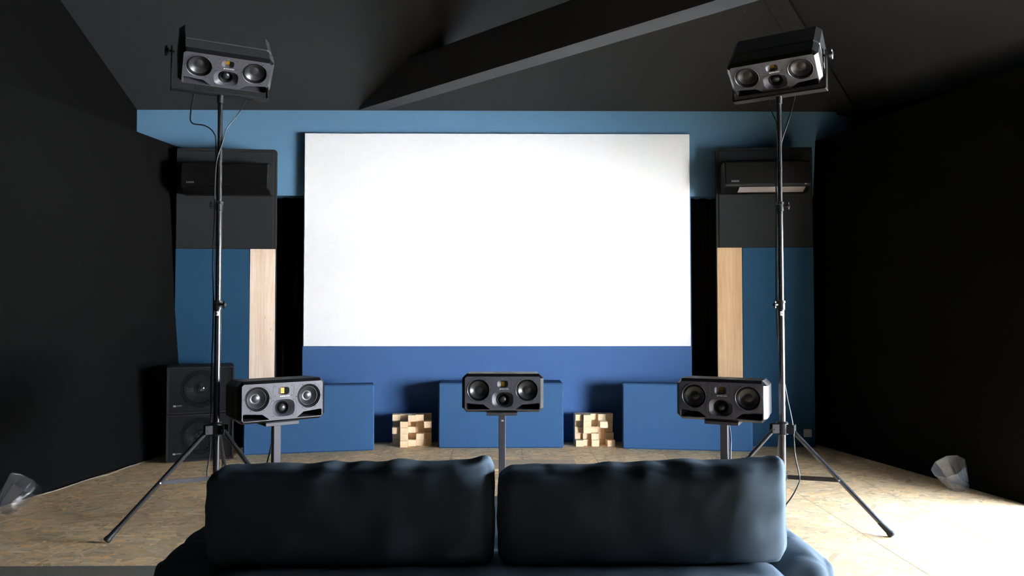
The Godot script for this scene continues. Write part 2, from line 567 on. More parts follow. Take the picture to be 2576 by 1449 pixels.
func aircon(at: Vector3, turn: float, open_flap: bool, label: String) -> void:
	var o := thing("air_conditioner", at, label, "air conditioner", "air conditioners")
	o.rotation_degrees.y = turn
	var w := 0.79
	# side view, (depth, height)
	var prof := [Vector2(0.0, 0.29), Vector2(0.15, 0.29), Vector2(0.185, 0.28), Vector2(0.20, 0.255), Vector2(0.215, 0.07), Vector2(0.21, 0.045), Vector2(0.165, 0.035), Vector2(0.12, 0.012), Vector2(0.09, 0.0), Vector2(0.0, 0.0)]
	var turned := Transform3D(Basis(Vector3(0, 0, 1), Vector3(0, 1, 0), Vector3(-1, 0, 0)), Vector3.ZERO)
	var b := Build.new()
	b.extrude(prof, -w / 2, w / 2, 0.008, true, turned)
	put("body", b.mesh(), M.ac, o)
	var pb := Build.new()
	pb.extrude([Vector2(0.200, 0.268), Vector2(0.203, 0.270), Vector2(0.2215, 0.068), Vector2(0.2185, 0.066)], -w / 2 + 0.012, w / 2 - 0.012, 0.0, true, turned)
	put("front_panel", pb.mesh(), M.ac, o)
	var sb := Build.new()
	sb.extrude([Vector2(0.2125, 0.058), Vector2(0.2145, 0.058), Vector2(0.129, 0.013), Vector2(0.125, 0.012)], -w / 2 + 0.05, w / 2 - 0.12, 0.0, true, turned)
	put("outlet_slot", sb.mesh(), M.ac, o)
	var fb := Build.new()
	if open_flap:
		fb.extrude([Vector2(0.135, 0.002), Vector2(0.139, -0.003), Vector2(0.226, 0.030), Vector2(0.224, 0.036)], -w / 2 + 0.06, w / 2 - 0.13, 0.0, true, turned)
	else:
		fb.extrude([Vector2(0.128, 0.010), Vector2(0.132, 0.006), Vector2(0.2185, 0.050), Vector2(0.2165, 0.056)], -w / 2 + 0.055, w / 2 - 0.125, 0.0, true, turned)
	put("flap", fb.mesh(), M.ac_flap_lit if open_flap else M.ac, o)
	var t := lettering("DAIKIN", 0.016, 0.0008)
	var l := put("logo", t, M.silver, o)
	l.transform = Transform3D(Basis(Vector3.RIGHT, -0.09), Vector3(-w / 2 + 0.055, 0.092, 0.2205))
	part_box("sensor", Vector3(w / 2 - 0.055, 0.062, 0.219), Vector3(0.022, 0.009, 0.008), M.silver if open_flap else M.ac, o, 0.002)

func lettering(words: String, height: float, depth: float) -> TextMesh:
	var t := TextMesh.new()
	var f := SystemFont.new()
	f.font_names = PackedStringArray(["Droid Sans"])
	t.font = f
	t.text = words
	t.font_size = 32
	t.pixel_size = height / 23.0
	t.depth = depth
	t.horizontal_alignment = HORIZONTAL_ALIGNMENT_LEFT
	t.curve_step = 2.0
	return t

func curtain(x0: float, x1: float, sd: int, label: String) -> void:
	var o := thing("curtain", Vector3((x0 + x1) / 2, 0, -7.70), label, "curtain", "dark curtains beside the screen")
	var b := Build.new()
	var f := FastNoiseLite.new()
	f.seed = sd
	f.frequency = 1.7
	var nx := 90
	var ny := 14
	var w := x1 - x0
	var pt := func(i: int, j: int, back: float) -> Vector3:
		var u := float(i) / nx
		var v := float(j) / ny
		var x := (u - 0.5) * w
		var ph := u * w * 52.0 + f.get_noise_2d(u * 2.0, v * 0.5) * 2.5
		return Vector3(x, 0.015 + v * 2.47, 0.035 * sin(ph) + 0.015 * f.get_noise_2d(u * 4.0, v * 2.0) - back)
	for back in [0.0, 0.006]:
		b.next()
		for i in nx:
			for j in ny:
				b.quad(pt.call(i, j, back), pt.call(i + 1, j, back), pt.call(i + 1, j + 1, back), pt.call(i, j + 1, back), Vector3(0, 0, 1 if back == 0.0 else -1), false)
	put("cloth", b.mesh(), M.curtain, o)
	var rail := Build.new()
	rail.tube([Vector3(-w / 2, 2.475, 0.0), Vector3(w / 2, 2.475, 0.0)], 0.012)
	put("rail", rail.mesh(), M.steel, o)

func blue_box(at: Vector3, turn: float, w: float, dep: float, label: String) -> void:
	var o := thing("blue_box", at, label, "box", "blue boxes on the floor under the screen")
	o.rotation_degrees.y = turn
	part_box("cover", Vector3(0, 0.305, -dep / 2), Vector3(w, 0.61, dep), M.blue_box, o, 0.012)
	part_box("plinth", Vector3(0, 0.004, -dep / 2), Vector3(w - 0.06, 0.008, dep - 0.05), M.black_plastic, o)

func diffuser(at: Vector3, turn: float, rows: Array, label: String, sd: int) -> void:
	var o := thing("block_diffuser", at, label, "diffuser", "wood block diffusers on the floor")
	o.rotation_degrees.y = turn
	var rng := RandomNumberGenerator.new()
	rng.seed = sd
	var bw := 0.075
	var bh := 0.060
	part_box("backing", Vector3(0, bh * 2.5, -0.046), Vector3(bw * 5 - 0.01, bh * 5 - 0.006, 0.012), M.wood_a[0], o)
	for r in 5:
		for c in 5:
			var d: float = rows[r][c] * 1.25 + 0.03
			var b := Build.new()
			b.box(Vector3(0, 0, d / 2), Vector3(bw - 0.0012, bh - 0.0008, d), 0.0018)
			var p := put("block", b.mesh(), M.wood_a[rng.randi() % 5], o)
			p.position = Vector3((c - 2) * bw + rng.randf_range(-0.001, 0.001), bh * (4.5 - r), -0.04)
			if r == 0:
				p.rotation.z = rng.randf_range(-0.01, 0.01)

# ------------------------------------------------------------------ loudspeakers
func star(n: int, f: Callable) -> Array:
	var out := []
	for k in n:
		out.append(f.call(TAU * k / n))
	return out

func ring3(pts: Array, centre: Vector2, z: float) -> Array:
	var out := []
	for p in pts:
		out.append(Vector3(centre.x + p.x, centre.y + p.y, z))
	return out

func ray_to(poly: Array, from: Vector2, dir: Vector2) -> Vector2:
	var best := 1e9
	for k in poly.size():
		var a: Vector2 = poly[k] - from
		var e: Vector2 = poly[(k + 1) % poly.size()] - poly[k]
		var den := dir.cross(e)
		if absf(den) < 1e-9:
			continue
		var t := a.cross(e) / den
		var s := a.cross(dir) / den
		if t > 1e-6 and s > -1e-6 and s < 1.000001:
			best = min(best, t)
	return from + dir * best

# a flat cell of the baffle with a hole: a ring between its outline and the hole
func holed_cell(b: Build, cell: Array, centre: Vector2, hole: Array, z := 0.0) -> void:
	var items := []
	for p in hole:
		items.append([fposmod(p.angle(), TAU), p])
	for c in cell:
		var d: Vector2 = c - centre
		var hp := ray_to(hole, Vector2.ZERO, d.normalized())
		items.append([fposmod(d.angle(), TAU), hp, c])
	items.sort_custom(func(x, y): return x[0] < y[0])
	var inner := []
	var outer := []
	for it in items:
		var p: Vector2 = it[1]
		inner.append(Vector3(centre.x + p.x, centre.y + p.y, z))
		var q: Vector2 = it[2] if it.size() > 2 else ray_to(cell, centre, p.normalized())
		outer.append(Vector3(q.x, q.y, z))
	b.strip_to(inner, outer, Vector3(0, 0, 1), true)

func squircle(w: float, h: float, e: float, n := 56) -> Array:
	return star(n, func(a: float) -> Vector2:
		var c := cos(a)
		var s := sin(a)
		var r := pow(pow(absf(c) / w, e) + pow(absf(s) / h, e), -1.0 / e)
		return Vector2(c, s) * r)

func octagon(w: float, h: float, c: float) -> Array:
	return [Vector2(-w + c, h), Vector2(w - c, h), Vector2(w, h - c), Vector2(w, -h + c), Vector2(w - c, -h), Vector2(-w + c, -h), Vector2(-w, -h + c), Vector2(-w, h - c)]

const WX := 0.160
const WY := 0.0196

func groove(b: Build, outline: Array, centre: Vector2, depth := 0.0012, width := 0.0012) -> void:
	# a thin raised seam round a driver plate
	var a := ring3(outline, centre, 0.0002)
	var o2 := []
	var o3 := []
	for p in outline:
		var d: Vector2 = p.normalized()
		o2.append(p + d * width * 0.5)
		o3.append(p + d * width)
	b.next()
	b.strip_to(a, ring3(o2, centre, depth), Vector3(0, 0, 1), false)
	b.strip_to(ring3(o2, centre, depth), ring3(o3, centre, 0.0002), Vector3(0, 0, 1), false)

func make_speaker(label: String) -> Node3D:
	var o := thing("monitor_speaker", Vector3.ZERO, label, "loudspeaker", "two-woofer monitor speakers")
	# cabinet behind the baffle, with a step half way
	var cb := Build.new()
	var r0 := ring3(octagon(0.270, 0.126, 0.030), Vector2.ZERO, -0.022)
	var r1 := ring3(octagon(0.270, 0.126, 0.030), Vector2.ZERO, -0.100)
	var r2 := ring3(octagon(0.262, 0.119, 0.028), Vector2.ZERO, -0.106)
	var r3 := ring3(octagon(0.262, 0.119, 0.028), Vector2.ZERO, -0.120)
	var r4 := ring3(octagon(0.267, 0.123, 0.030), Vector2.ZERO, -0.125)
	var r5 := ring3(octagon(0.264, 0.121, 0.030), Vector2.ZERO, -0.262)
	var r6 := ring3(octagon(0.256, 0.113, 0.030), Vector2.ZERO, -0.270)
	var rr := [r0, r1, r2, r3, r4, r5, r6]
	for k in 6:
		cb.next()
		cb.strip(rr[k], rr[k + 1], false, true)
	cb.fan(r6, Vector3(0, 0, -1))
	put("cabinet", cb.mesh(), M.cabinet, o)
	# baffle: bevel and face with openings for the drivers and the ports
	var bb := Build.new()
	var face := [Vector2(-0.238, 0.109), Vector2(0.238, 0.109), Vector2(0.250, 0.097), Vector2(0.250, -0.101), Vector2(0.238, -0.113), Vector2(-0.238, -0.113), Vector2(-0.250, -0.101), Vector2(-0.250, 0.097)]
	var bz := Build.new()
	bz.strip(ring3(face, Vector2.ZERO, 0.0), r0, false, true)
	put("bezel", bz.mesh(), M.bezel, o)
	var wh := squircle(0.0725, 0.0725, 2.0)
	var th := squircle(0.0355, 0.0235, 3.6)
	var mh := squircle(0.070, 0.0515, 3.2)
	var ph := [Vector2(-0.2435, -0.070), Vector2(-0.236, -0.0655), Vector2(-0.128, -0.075), Vector2(-0.0835, -0.1075), Vector2(-0.237, -0.1085), Vector2(-0.2435, -0.103)]
	for s in [-1.0, 1.0]:
		var wc := [Vector2(s * 0.078, 0.109), Vector2(s * 0.238, 0.109), Vector2(s * 0.250, 0.097), Vector2(s * 0.250, -0.0595), Vector2(s * 0.078, -0.0595)]
		holed_cell(bb, wc, Vector2(s * WX, WY), wh)
		var pc := Vector2(s * -0.175, -0.090)
		pc = Vector2(s * 0.175, -0.090)
		var port := []
		for p in ph:
			port.append(Vector2(-s * p.x, p.y) - pc)
		var cell := [Vector2(s * 0.078, -0.0595), Vector2(s * 0.250, -0.0595), Vector2(s * 0.250, -0.101), Vector2(s * 0.238, -0.113), Vector2(s * 0.078, -0.113)]
		holed_cell(bb, cell, pc, port)
		var pb := Build.new()
		var deep := []
		for p in port:
			deep.append(p * Vector2(0.86, 0.62))
		pb.strip(ring3(port, pc, 0.0), ring3(deep, pc, -0.21), true, true)
		pb.fan(ring3(deep, pc, -0.21), Vector3(0, 0, 1))
		put("bass_port", pb.mesh(), M.baffle_grey, o)
	holed_cell(bb, [Vector2(-0.078, 0.013), Vector2(0.078, 0.013), Vector2(0.078, 0.109), Vector2(-0.078, 0.109)], Vector2(0, 0.060), th)
	holed_cell(bb, [Vector2(-0.078, -0.113), Vector2(0.078, -0.113), Vector2(0.078, 0.013), Vector2(-0.078, 0.013)], Vector2(0, -0.043), mh)
	groove(bb, squircle(0.0635, 0.0405, 7.0), Vector2(0, 0.060))
	groove(bb, squircle(0.0770, 0.0560, 6.0), Vector2(0, -0.043))
	for s in [-1.0, 1.0]:
		groove(bb, squircle(0.0855, 0.0855, 2.0), Vector2(s * WX, WY))
	put("baffle", bb.mesh(), M.baffle_grey, o)
	# woofers
	for s in [-1.0, 1.0]:
		var w := Node3D.new()
		w.name = "woofer"
		o.add_child(w, true)
		w.position = Vector3(s * WX, WY, 0)
		var ax := axis(Vector3.ZERO, Vector3(0, 0, 1))
		var t := Build.new()
		t.lathe([Vector2(0.0745, 0.0), Vector2(0.0735, 0.0022), Vector2(0.0715, 0.0016), Vector2(0.0705, -0.006), Vector2(0.0705, -0.012)], ax, 48, [1, 3])
		put("trim_ring", t.mesh(), M.trim, w)
		var su := Build.new()
		su.lathe([Vector2(0.0712, -0.010), Vector2(0.0700, -0.0065), Vector2(0.0670, -0.0045), Vector2(0.0635, -0.0055), Vector2(0.0605, -0.0100), Vector2(0.0585, -0.0150)], ax, 48)
		put("surround", su.mesh(), M.rubber, w)
		var co := Build.new()
		co.lathe([Vector2(0.0592, -0.0125), Vector2(0.0578, -0.0105), Vector2(0.0560, -0.0118), Vector2(0.046, -0.0195), Vector2(0.034, -0.0265), Vector2(0.024, -0.0310), Vector2(0.0225, -0.0300), Vector2(0.014, -0.0272), Vector2(0.007, -0.0262), Vector2(0.0, -0.0258)], ax, 48)
		put("cone", co.mesh(), M.cone, w)
		for k in 6:
			screw(w, Vector2.from_angle(TAU * k / 6.0) * 0.0795)
	# midrange in its waveguide
	var md := Node3D.new()
	md.name = "midrange"
	o.add_child(md, true)
	md.position = Vector3(0, -0.043, 0)
	var wg := Build.new()
	var mid_a := squircle(0.0525, 0.0455, 2.4)
	var mid_b := squircle(0.0435, 0.0425, 2.0)
	wg.strip(ring3(mh, Vector2.ZERO, 0.0), ring3(mid_a, Vector2.ZERO, -0.013), true)
	wg.strip(ring3(mid_a, Vector2.ZERO, -0.013), ring3(mid_b, Vector2.ZERO, -0.022), true)
	put("waveguide", wg.mesh(), M.baffle_grey, md)
	var zx := axis(Vector3.ZERO, Vector3(0, 0, 1))
	var sr := Build.new()
	sr.lathe([Vector2(0.0440, -0.022), Vector2(0.0420, -0.0195), Vector2(0.0385, -0.019), Vector2(0.0355, -0.022), Vector2(0.030, -0.030), Vector2(0.024, -0.036)], zx, 40)
	put("surround", sr.mesh(), M.rubber, md)
	var dm := Build.new()
	dm.lathe([Vector2(0.0245, -0.036), Vector2(0.0235, -0.029), Vector2(0.020, -0.0235), Vector2(0.014, -0.0195), Vector2(0.007, -0.0175), Vector2(0.0, -0.017)], zx, 40)
	put("dome", dm.mesh(), M.cone, md)
	for sx in [-1.0, 1.0]:
		for sy in [-1.0, 1.0]:
			screw(md, Vector2(sx * 0.062, sy * 0.0475))
	# folded-foil tweeter in its short horn
	var tw := Node3D.new()
	tw.name = "tweeter"
	o.add_child(tw, true)
	tw.position = Vector3(0, 0.060, 0)
	var tin := squircle(0.0125, 0.0175, 9.0)
	var hb := Build.new()
	hb.strip(ring3(th, Vector2.ZERO, 0.0), ring3(tin, Vector2.ZERO, -0.021), true)
	put("horn", hb.mesh(), M.baffle_grey, tw)
	var bk := Build.new()
	bk.fan(ring3(squircle(0.0128, 0.0178, 9.0), Vector2.ZERO, -0.0225), Vector3(0, 0, 1))
	put("diaphragm", bk.mesh(), M.baffle_grey, tw)
	for k in 4:
		var fb := Build.new()
		fb.box(Vector3(0, 0, 0), Vector3(0.023, 0.0062, 0.003), 0.0012)
		var f := put("foil_fold", fb.mesh(), M.gold, tw)
		f.position = Vector3(0, -0.0129 + k * 0.0086, -0.0205)
	for sx in [-1.0, 1.0]:
		for sy in [-1.0, 1.0]:
			screw(tw, Vector2(sx * 0.0515, sy * 0.0290))
	# maker's mark and status light
	var lg := Node3D.new()
	lg.name = "logo"
	o.add_child(lg, true)
	lg.position = Vector3(0, 0.0272, 0.0004)
	var em := Build.new()
	em.extrude([Vector2(-0.0215, -0.0036), Vector2(-0.0150, -0.0036), Vector2(-0.0172, 0.0040), Vector2(-0.0190, 0.0040)], 0.0, 0.0006)
	put("emblem", em.mesh(), M.white_print, lg)
	var words := put("lettering", lettering("ADAM AUDIO", 0.0062, 0.0006), M.white_print, lg)
	words.position = Vector3(-0.0132, 0, 0.0004)
	var led := Build.new()
	led.lathe([Vector2(0.0014, 0.0), Vector2(0.0012, 0.0008), Vector2(0.0, 0.001)], axis(Vector3(0, 0.0935, 0.0), Vector3(0, 0, 1)), 12)
	put("status_light", led.mesh(), M.white_print, o)
	return o

var screw_mesh: ArrayMesh
func screw(parent: Node, at: Vector2) -> void:
	if screw_mesh == null:
		var b := Build.new()
		b.lathe([Vector2(0.0030, 0.0), Vector2(0.0028, 0.0012), Vector2(0.0018, 0.0014), Vector2(0.0014, 0.0005), Vector2(0.0, 0.0005)], axis(Vector3.ZERO, Vector3(0, 0, 1)), 10)
		screw_mesh = b.mesh()
	var s := put("screw", screw_mesh, M.screw, parent)
	s.position = Vector3(at.x, at.y, 0.0002)

func pose(o: Node3D, at: Vector3, yaw: float, pitch: float) -> void:
	o.transform = Transform3D(Basis(Vector3.UP, deg_to_rad(yaw)) * Basis(Vector3.RIGHT, deg_to_rad(pitch)), at)

func copy_of(o: Node3D, label: String) -> Node3D:
	var c: Node3D = o.duplicate()
	c.name = numbered("monitor_speaker")
	add_child(c)
	c.set_meta("label", label)
	return c

func speakers() -> void:
	var proto := make_speaker("grey two-woofer monitor speaker on low stand under the screen middle")
	pose(proto, Vector3(-0.006, 0.751, -5.01), -0.8, 0.0)
	var l := copy_of(proto, "grey two-woofer monitor speaker on low stand beside the stacked subwoofers")
	pose(l, Vector3(-1.334, 0.751, -4.612), 36.5, 0.0)
	var r := copy_of(proto, "grey two-woofer monitor speaker on low stand below the warm wood strip")
	pose(r, Vector3(1.319, 0.751, -4.596), -26.0, 0.0)
	var ul := copy_of(proto, "grey two-woofer monitor speaker tilted down atop tripod on subwoofer side")
	pose(ul, Vector3(-1.694, 2.752, -4.601), 27.5, 50.5)
	var ur := copy_of(proto, "grey two-woofer monitor speaker tilted down atop tripod on wall socket side")
	pose(ur, Vector3(1.654, 2.732, -4.568), -34.0, 52.0)
	low_stand(Vector3(-0.010, 0, -5.135), -0.8, "grey single-post stand under the middle monitor speaker")
	low_stand(Vector3(-1.408, 0, -4.714), 36.5, "grey single-post stand under the monitor speaker by the subwoofers")
	low_stand(Vector3(1.376, 0, -4.712), -26.0, "grey single-post stand under the monitor speaker below warm wood")
	tripod(Vector3(-1.752, 0, -4.655), [141.6, 21.6, 258.0], 27.5, 2.857, true, "tall black tripod stand on the stacked subwoofer side")
	tripod(Vector3(1.714, 0, -4.648), [31.2, 174.0, 285.0], -34.0, 2.838, false, "tall tripod stand catching daylight on the wall socket side")
	subwoofers()

func low_stand(at: Vector3, yaw: float, label: String) -> void:
	var o := thing("low_speaker_stand", at, label, "stand", "single-post speaker stands")
	o.rotation_degrees.y = yaw
	part_box("base_plate", Vector3(0, 0.006, 0), Vector3(0.32, 0.012, 0.28), M.stand_grey, o, 0.002)
	part_box("post", Vector3(0, 0.305, 0), Vector3(0.046, 0.590, 0.046), M.stand_grey, o, 0.003)
	part_box("top_plate", Vector3(0, 0.6105, 0.01), Vector3(0.205, 0.021, 0.20), M.stand_grey, o, 0.002)
	part_box("rubber_pad", Vector3(0, 0.6230, 0.0), Vector3(0.19, 0.004, 0.18), M.black_plastic, o)
	if yaw < -0.5 and yaw > -2.0:
		part_box("label", Vector3(0.003, 0.555, 0.0235), Vector3(0.016, 0.010, 0.001), M.silver, o)

func tripod(at: Vector3, feet: Array, yaw: float, pivot: float, left: bool, label: String) -> void:
	var o := thing("tripod_stand", at, label, "tripod", "tall tripod speaker stands")
	for k in 3:
		var tub: Array = [[0.10, 1.34, 0.0195], [1.30, 1.955, 0.0170], [1.92, 2.62, 0.0142]][k]
		var b := Build.new()
		b.lathe([Vector2(0.0, tub[0]), Vector2(tub[2], tub[0]), Vector2(tub[2], tub[1]), Vector2(0.0, tub[1])], Transform3D.IDENTITY, 24, [1, 2])
		var sec := put("pole_section", b.mesh(), M.pole, o)
		if k > 0:
			for j in 3:
				var hb := Build.new()
				var hy: float = [[1.45, 1.57, 1.69], [2.10, 2.225, 2.35]][k - 1][j]
				var dirh := Vector3(0.25 if left else -0.6, 0, 1).normalized()
				hb.lathe([Vector2(0.0035, 0.0), Vector2(0.003, 0.0006), Vector2(0.0, 0.0004)], axis(Vector3(0, hy, 0) + dirh * tub[2], dirh), 10)
				put("pin_hole", hb.mesh(), M.casting, sec)
	# clamps with wing knobs
	for k in 2:
		var y: float = [1.345, 1.955][k]
		var rad: float = [0.0235, 0.0205][k]
		var cb := Build.new()
		cb.lathe([Vector2(rad - 0.005, y - 0.045), Vector2(rad, y - 0.042), Vector2(rad, y - 0.004), Vector2(rad + 0.003, y), Vector2(rad + 0.003, y + 0.012), Vector2(rad - 0.006, y + 0.015)], Transform3D.IDENTITY, 24, [1, 2, 3, 4])
		var cl := put("clamp", cb.mesh(), M.casting, o)
		var sgn := (1.0 if k == 0 else -1.0) if left else (-1.0 if k == 0 else 1.0)
		var dirk := Vector3(sgn, 0.0, 0.45).normalized()
		var kb := Build.new()
		kb.lathe([Vector2(0.0, 0.0), Vector2(0.005, 0.0), Vector2(0.005, rad + 0.014), Vector2(0.011, rad + 0.016), Vector2(0.013, rad + 0.028), Vector2(0.010, rad + 0.036), Vector2(0.0, rad + 0.037)], axis(Vector3(0, y - 0.012, 0), dirk), 14, [1, 2, 3, 5])
		var wing := Transform3D(Basis(Vector3.UP, atan2(dirk.x, dirk.z)), Vector3(0, y - 0.012, 0) + dirk * (rad + 0.026))
		kb.box(Vector3.ZERO, Vector3(0.010, 0.046, 0.012), 0.003, wing)
		put("wing_knob", kb.mesh(), M.casting, cl)
	# sticker
	var lb := Build.new()
	var r := 0.0199
	for k in 8:
		var a0 := -0.65 + 1.3 * k / 8.0
		var a1 := -0.65 + 1.3 * (k + 1) / 8.0
		lb.quad(Vector3(sin(a0) * r, 1.266, cos(a0) * r), Vector3(sin(a1) * r, 1.266, cos(a1) * r), Vector3(sin(a1) * r, 1.292, cos(a1) * r), Vector3(sin(a0) * r, 1.292, cos(a0) * r), Vector3(0, 0, 1), false)
	var st := put("sticker", lb.mesh(), M.white_print, o)
	var mk := Build.new()
	for e in [[-0.006, -0.006], [0.006, -0.006], [-0.006, 0.006], [0.006, 0.006]]:
		mk.tube([Vector3(0, 1.279, r + 0.0003), Vector3(e[0], 1.279 + e[1], r + 0.0002)], 0.0012, 6)
	put("print", mk.mesh(), M.black_plastic, st)
	# collar
	var y0 := 0.580
	var hub := Build.new()
	hub.lathe([Vector2(0.019, y0 - 0.045), Vector2(0.034, y0 - 0.042), Vector2(0.036, y0 + 0.025), Vector2(0.030, y0 + 0.036), Vector2(0.019, y0 + 0.038)], Transform3D.IDENTITY, 28, [1, 2, 3])
	var hubo := put("collar", hub.mesh(), M.casting, o)
	var low := Build.new()
	low.lathe([Vector2(0.0195, 0.255), Vector2(0.030, 0.257), Vector2(0.030, 0.300), Vector2(0.0195, 0.302)], Transform3D.IDENTITY, 24, [1, 2])
	put("lower_collar", low.mesh(), M.casting, o)
	for k in 3:
		var a := deg_to_rad(feet[k])
		var dir := Vector3(cos(a), 0, sin(a))
		var side := Vector3(-sin(a), 0, cos(a))
		var ear := Build.new()
		for s in [-1.0, 1.0]:
			ear.box(Vector3.ZERO, Vector3(0.046, 0.056, 0.006), 0.002, Transform3D(Basis(dir, Vector3.UP, side), dir * 0.052 + side * (0.020 * s) + Vector3(0, y0 - 0.006, 0)))
		ear.tube([dir * 0.058 + side * 0.027 + Vector3(0, y0 - 0.010, 0), dir * 0.058 - side * 0.027 + Vector3(0, y0 - 0.010, 0)], 0.006, 10)
		put("hinge", ear.mesh(), M.casting, hubo)
		var top := dir * 0.055 + Vector3(0, y0 - 0.012, 0)
		var bot := dir * 0.588 + Vector3(0, 0.020, 0)
		var lg := Build.new()
		lg.tube([top, bot], 0.0135, 16)
		var leg := put("leg", lg.mesh(), M.pole, o)
		var along := (bot - top).normalized()
		var ft := Build.new()
		ft.lathe([Vector2(0.0, -0.075), Vector2(0.0155, -0.075), Vector2(0.0165, -0.01), Vector2(0.021, 0.004), Vector2(0.021, 0.016), Vector2(0.016, 0.022), Vector2(0.0, 0.022)], axis(bot - along * 0.006, along), 18, [1, 4])
		put("rubber_foot", ft.mesh(), M.black_plastic, leg)
		var sp := Build.new()
		var join := top.lerp(bot, 0.50)
		var inner := dir * 0.024 + Vector3(0, 0.279, 0)
		var ex := (join - inner).normalized()
		sp.box(Vector3.ZERO, Vector3((join - inner).length() + 0.02, 0.026, 0.005), 0.001, Transform3D(Basis(ex, ex.cross(side).normalized() * -1.0, side), (join + inner) / 2.0))
		put("brace", sp.mesh(), M.steel, o)
		var pin := Build.new()
		pin.tube([join - side * 0.018, join + side * 0.018], 0.005, 8)
		put("pin", pin.mesh(), M.silver, leg)
	# yoke that holds the tilted speaker
	var yk := Build.new()
	var ya := Basis(Vector3.UP, deg_to_rad(yaw))
	var lowest := 2.632
	var hw := 0.279
	yk.box(Vector3.ZERO, Vector3(hw * 2 + 0.006, 0.012, 0.07), 0.003, Transform3D(ya, Vector3(0, lowest, 0)))
	for s in [-1.0, 1.0]:
		yk.box(Vector3.ZERO, Vector3(0.006, pivot - lowest + 0.03, 0.05), 0.002, Transform3D(ya, ya * Vector3(s * hw, 0, 0) + Vector3(0, (pivot + lowest) / 2 + 0.015, 0)))
	yk.tube([Vector3(0, lowest - 0.05, 0), Vector3(0, lowest, 0)], 0.019, 16)
	var yo := put("yoke", yk.mesh(), M.black_plastic, o)
	for s in [-1.0, 1.0]:
		var kn := Build.new()
		kn.lathe([Vector2(0.0, 0.0), Vector2(0.007, 0.0), Vector2(0.007, 0.030), Vector2(0.018, 0.032), Vector2(0.020, 0.046), Vector2(0.014, 0.054), Vector2(0.0, 0.054)], axis(ya * Vector3(s * (hw - 0.015), 0, 0) + Vector3(0, pivot, 0), ya * Vector3(s, 0, 0)), 12, [1, 2, 3, 5])
		kn.box(Vector3.ZERO, Vector3(0.014, 0.062, 0.014), 0.004, Transform3D(ya * Basis(Vector3.RIGHT, 0.5), ya * Vector3(s * (hw + 0.03), 0, 0) + Vector3(0, pivot, 0)))
		put("side_knob", kn.mesh(), M.casting if left else M.trim, yo)

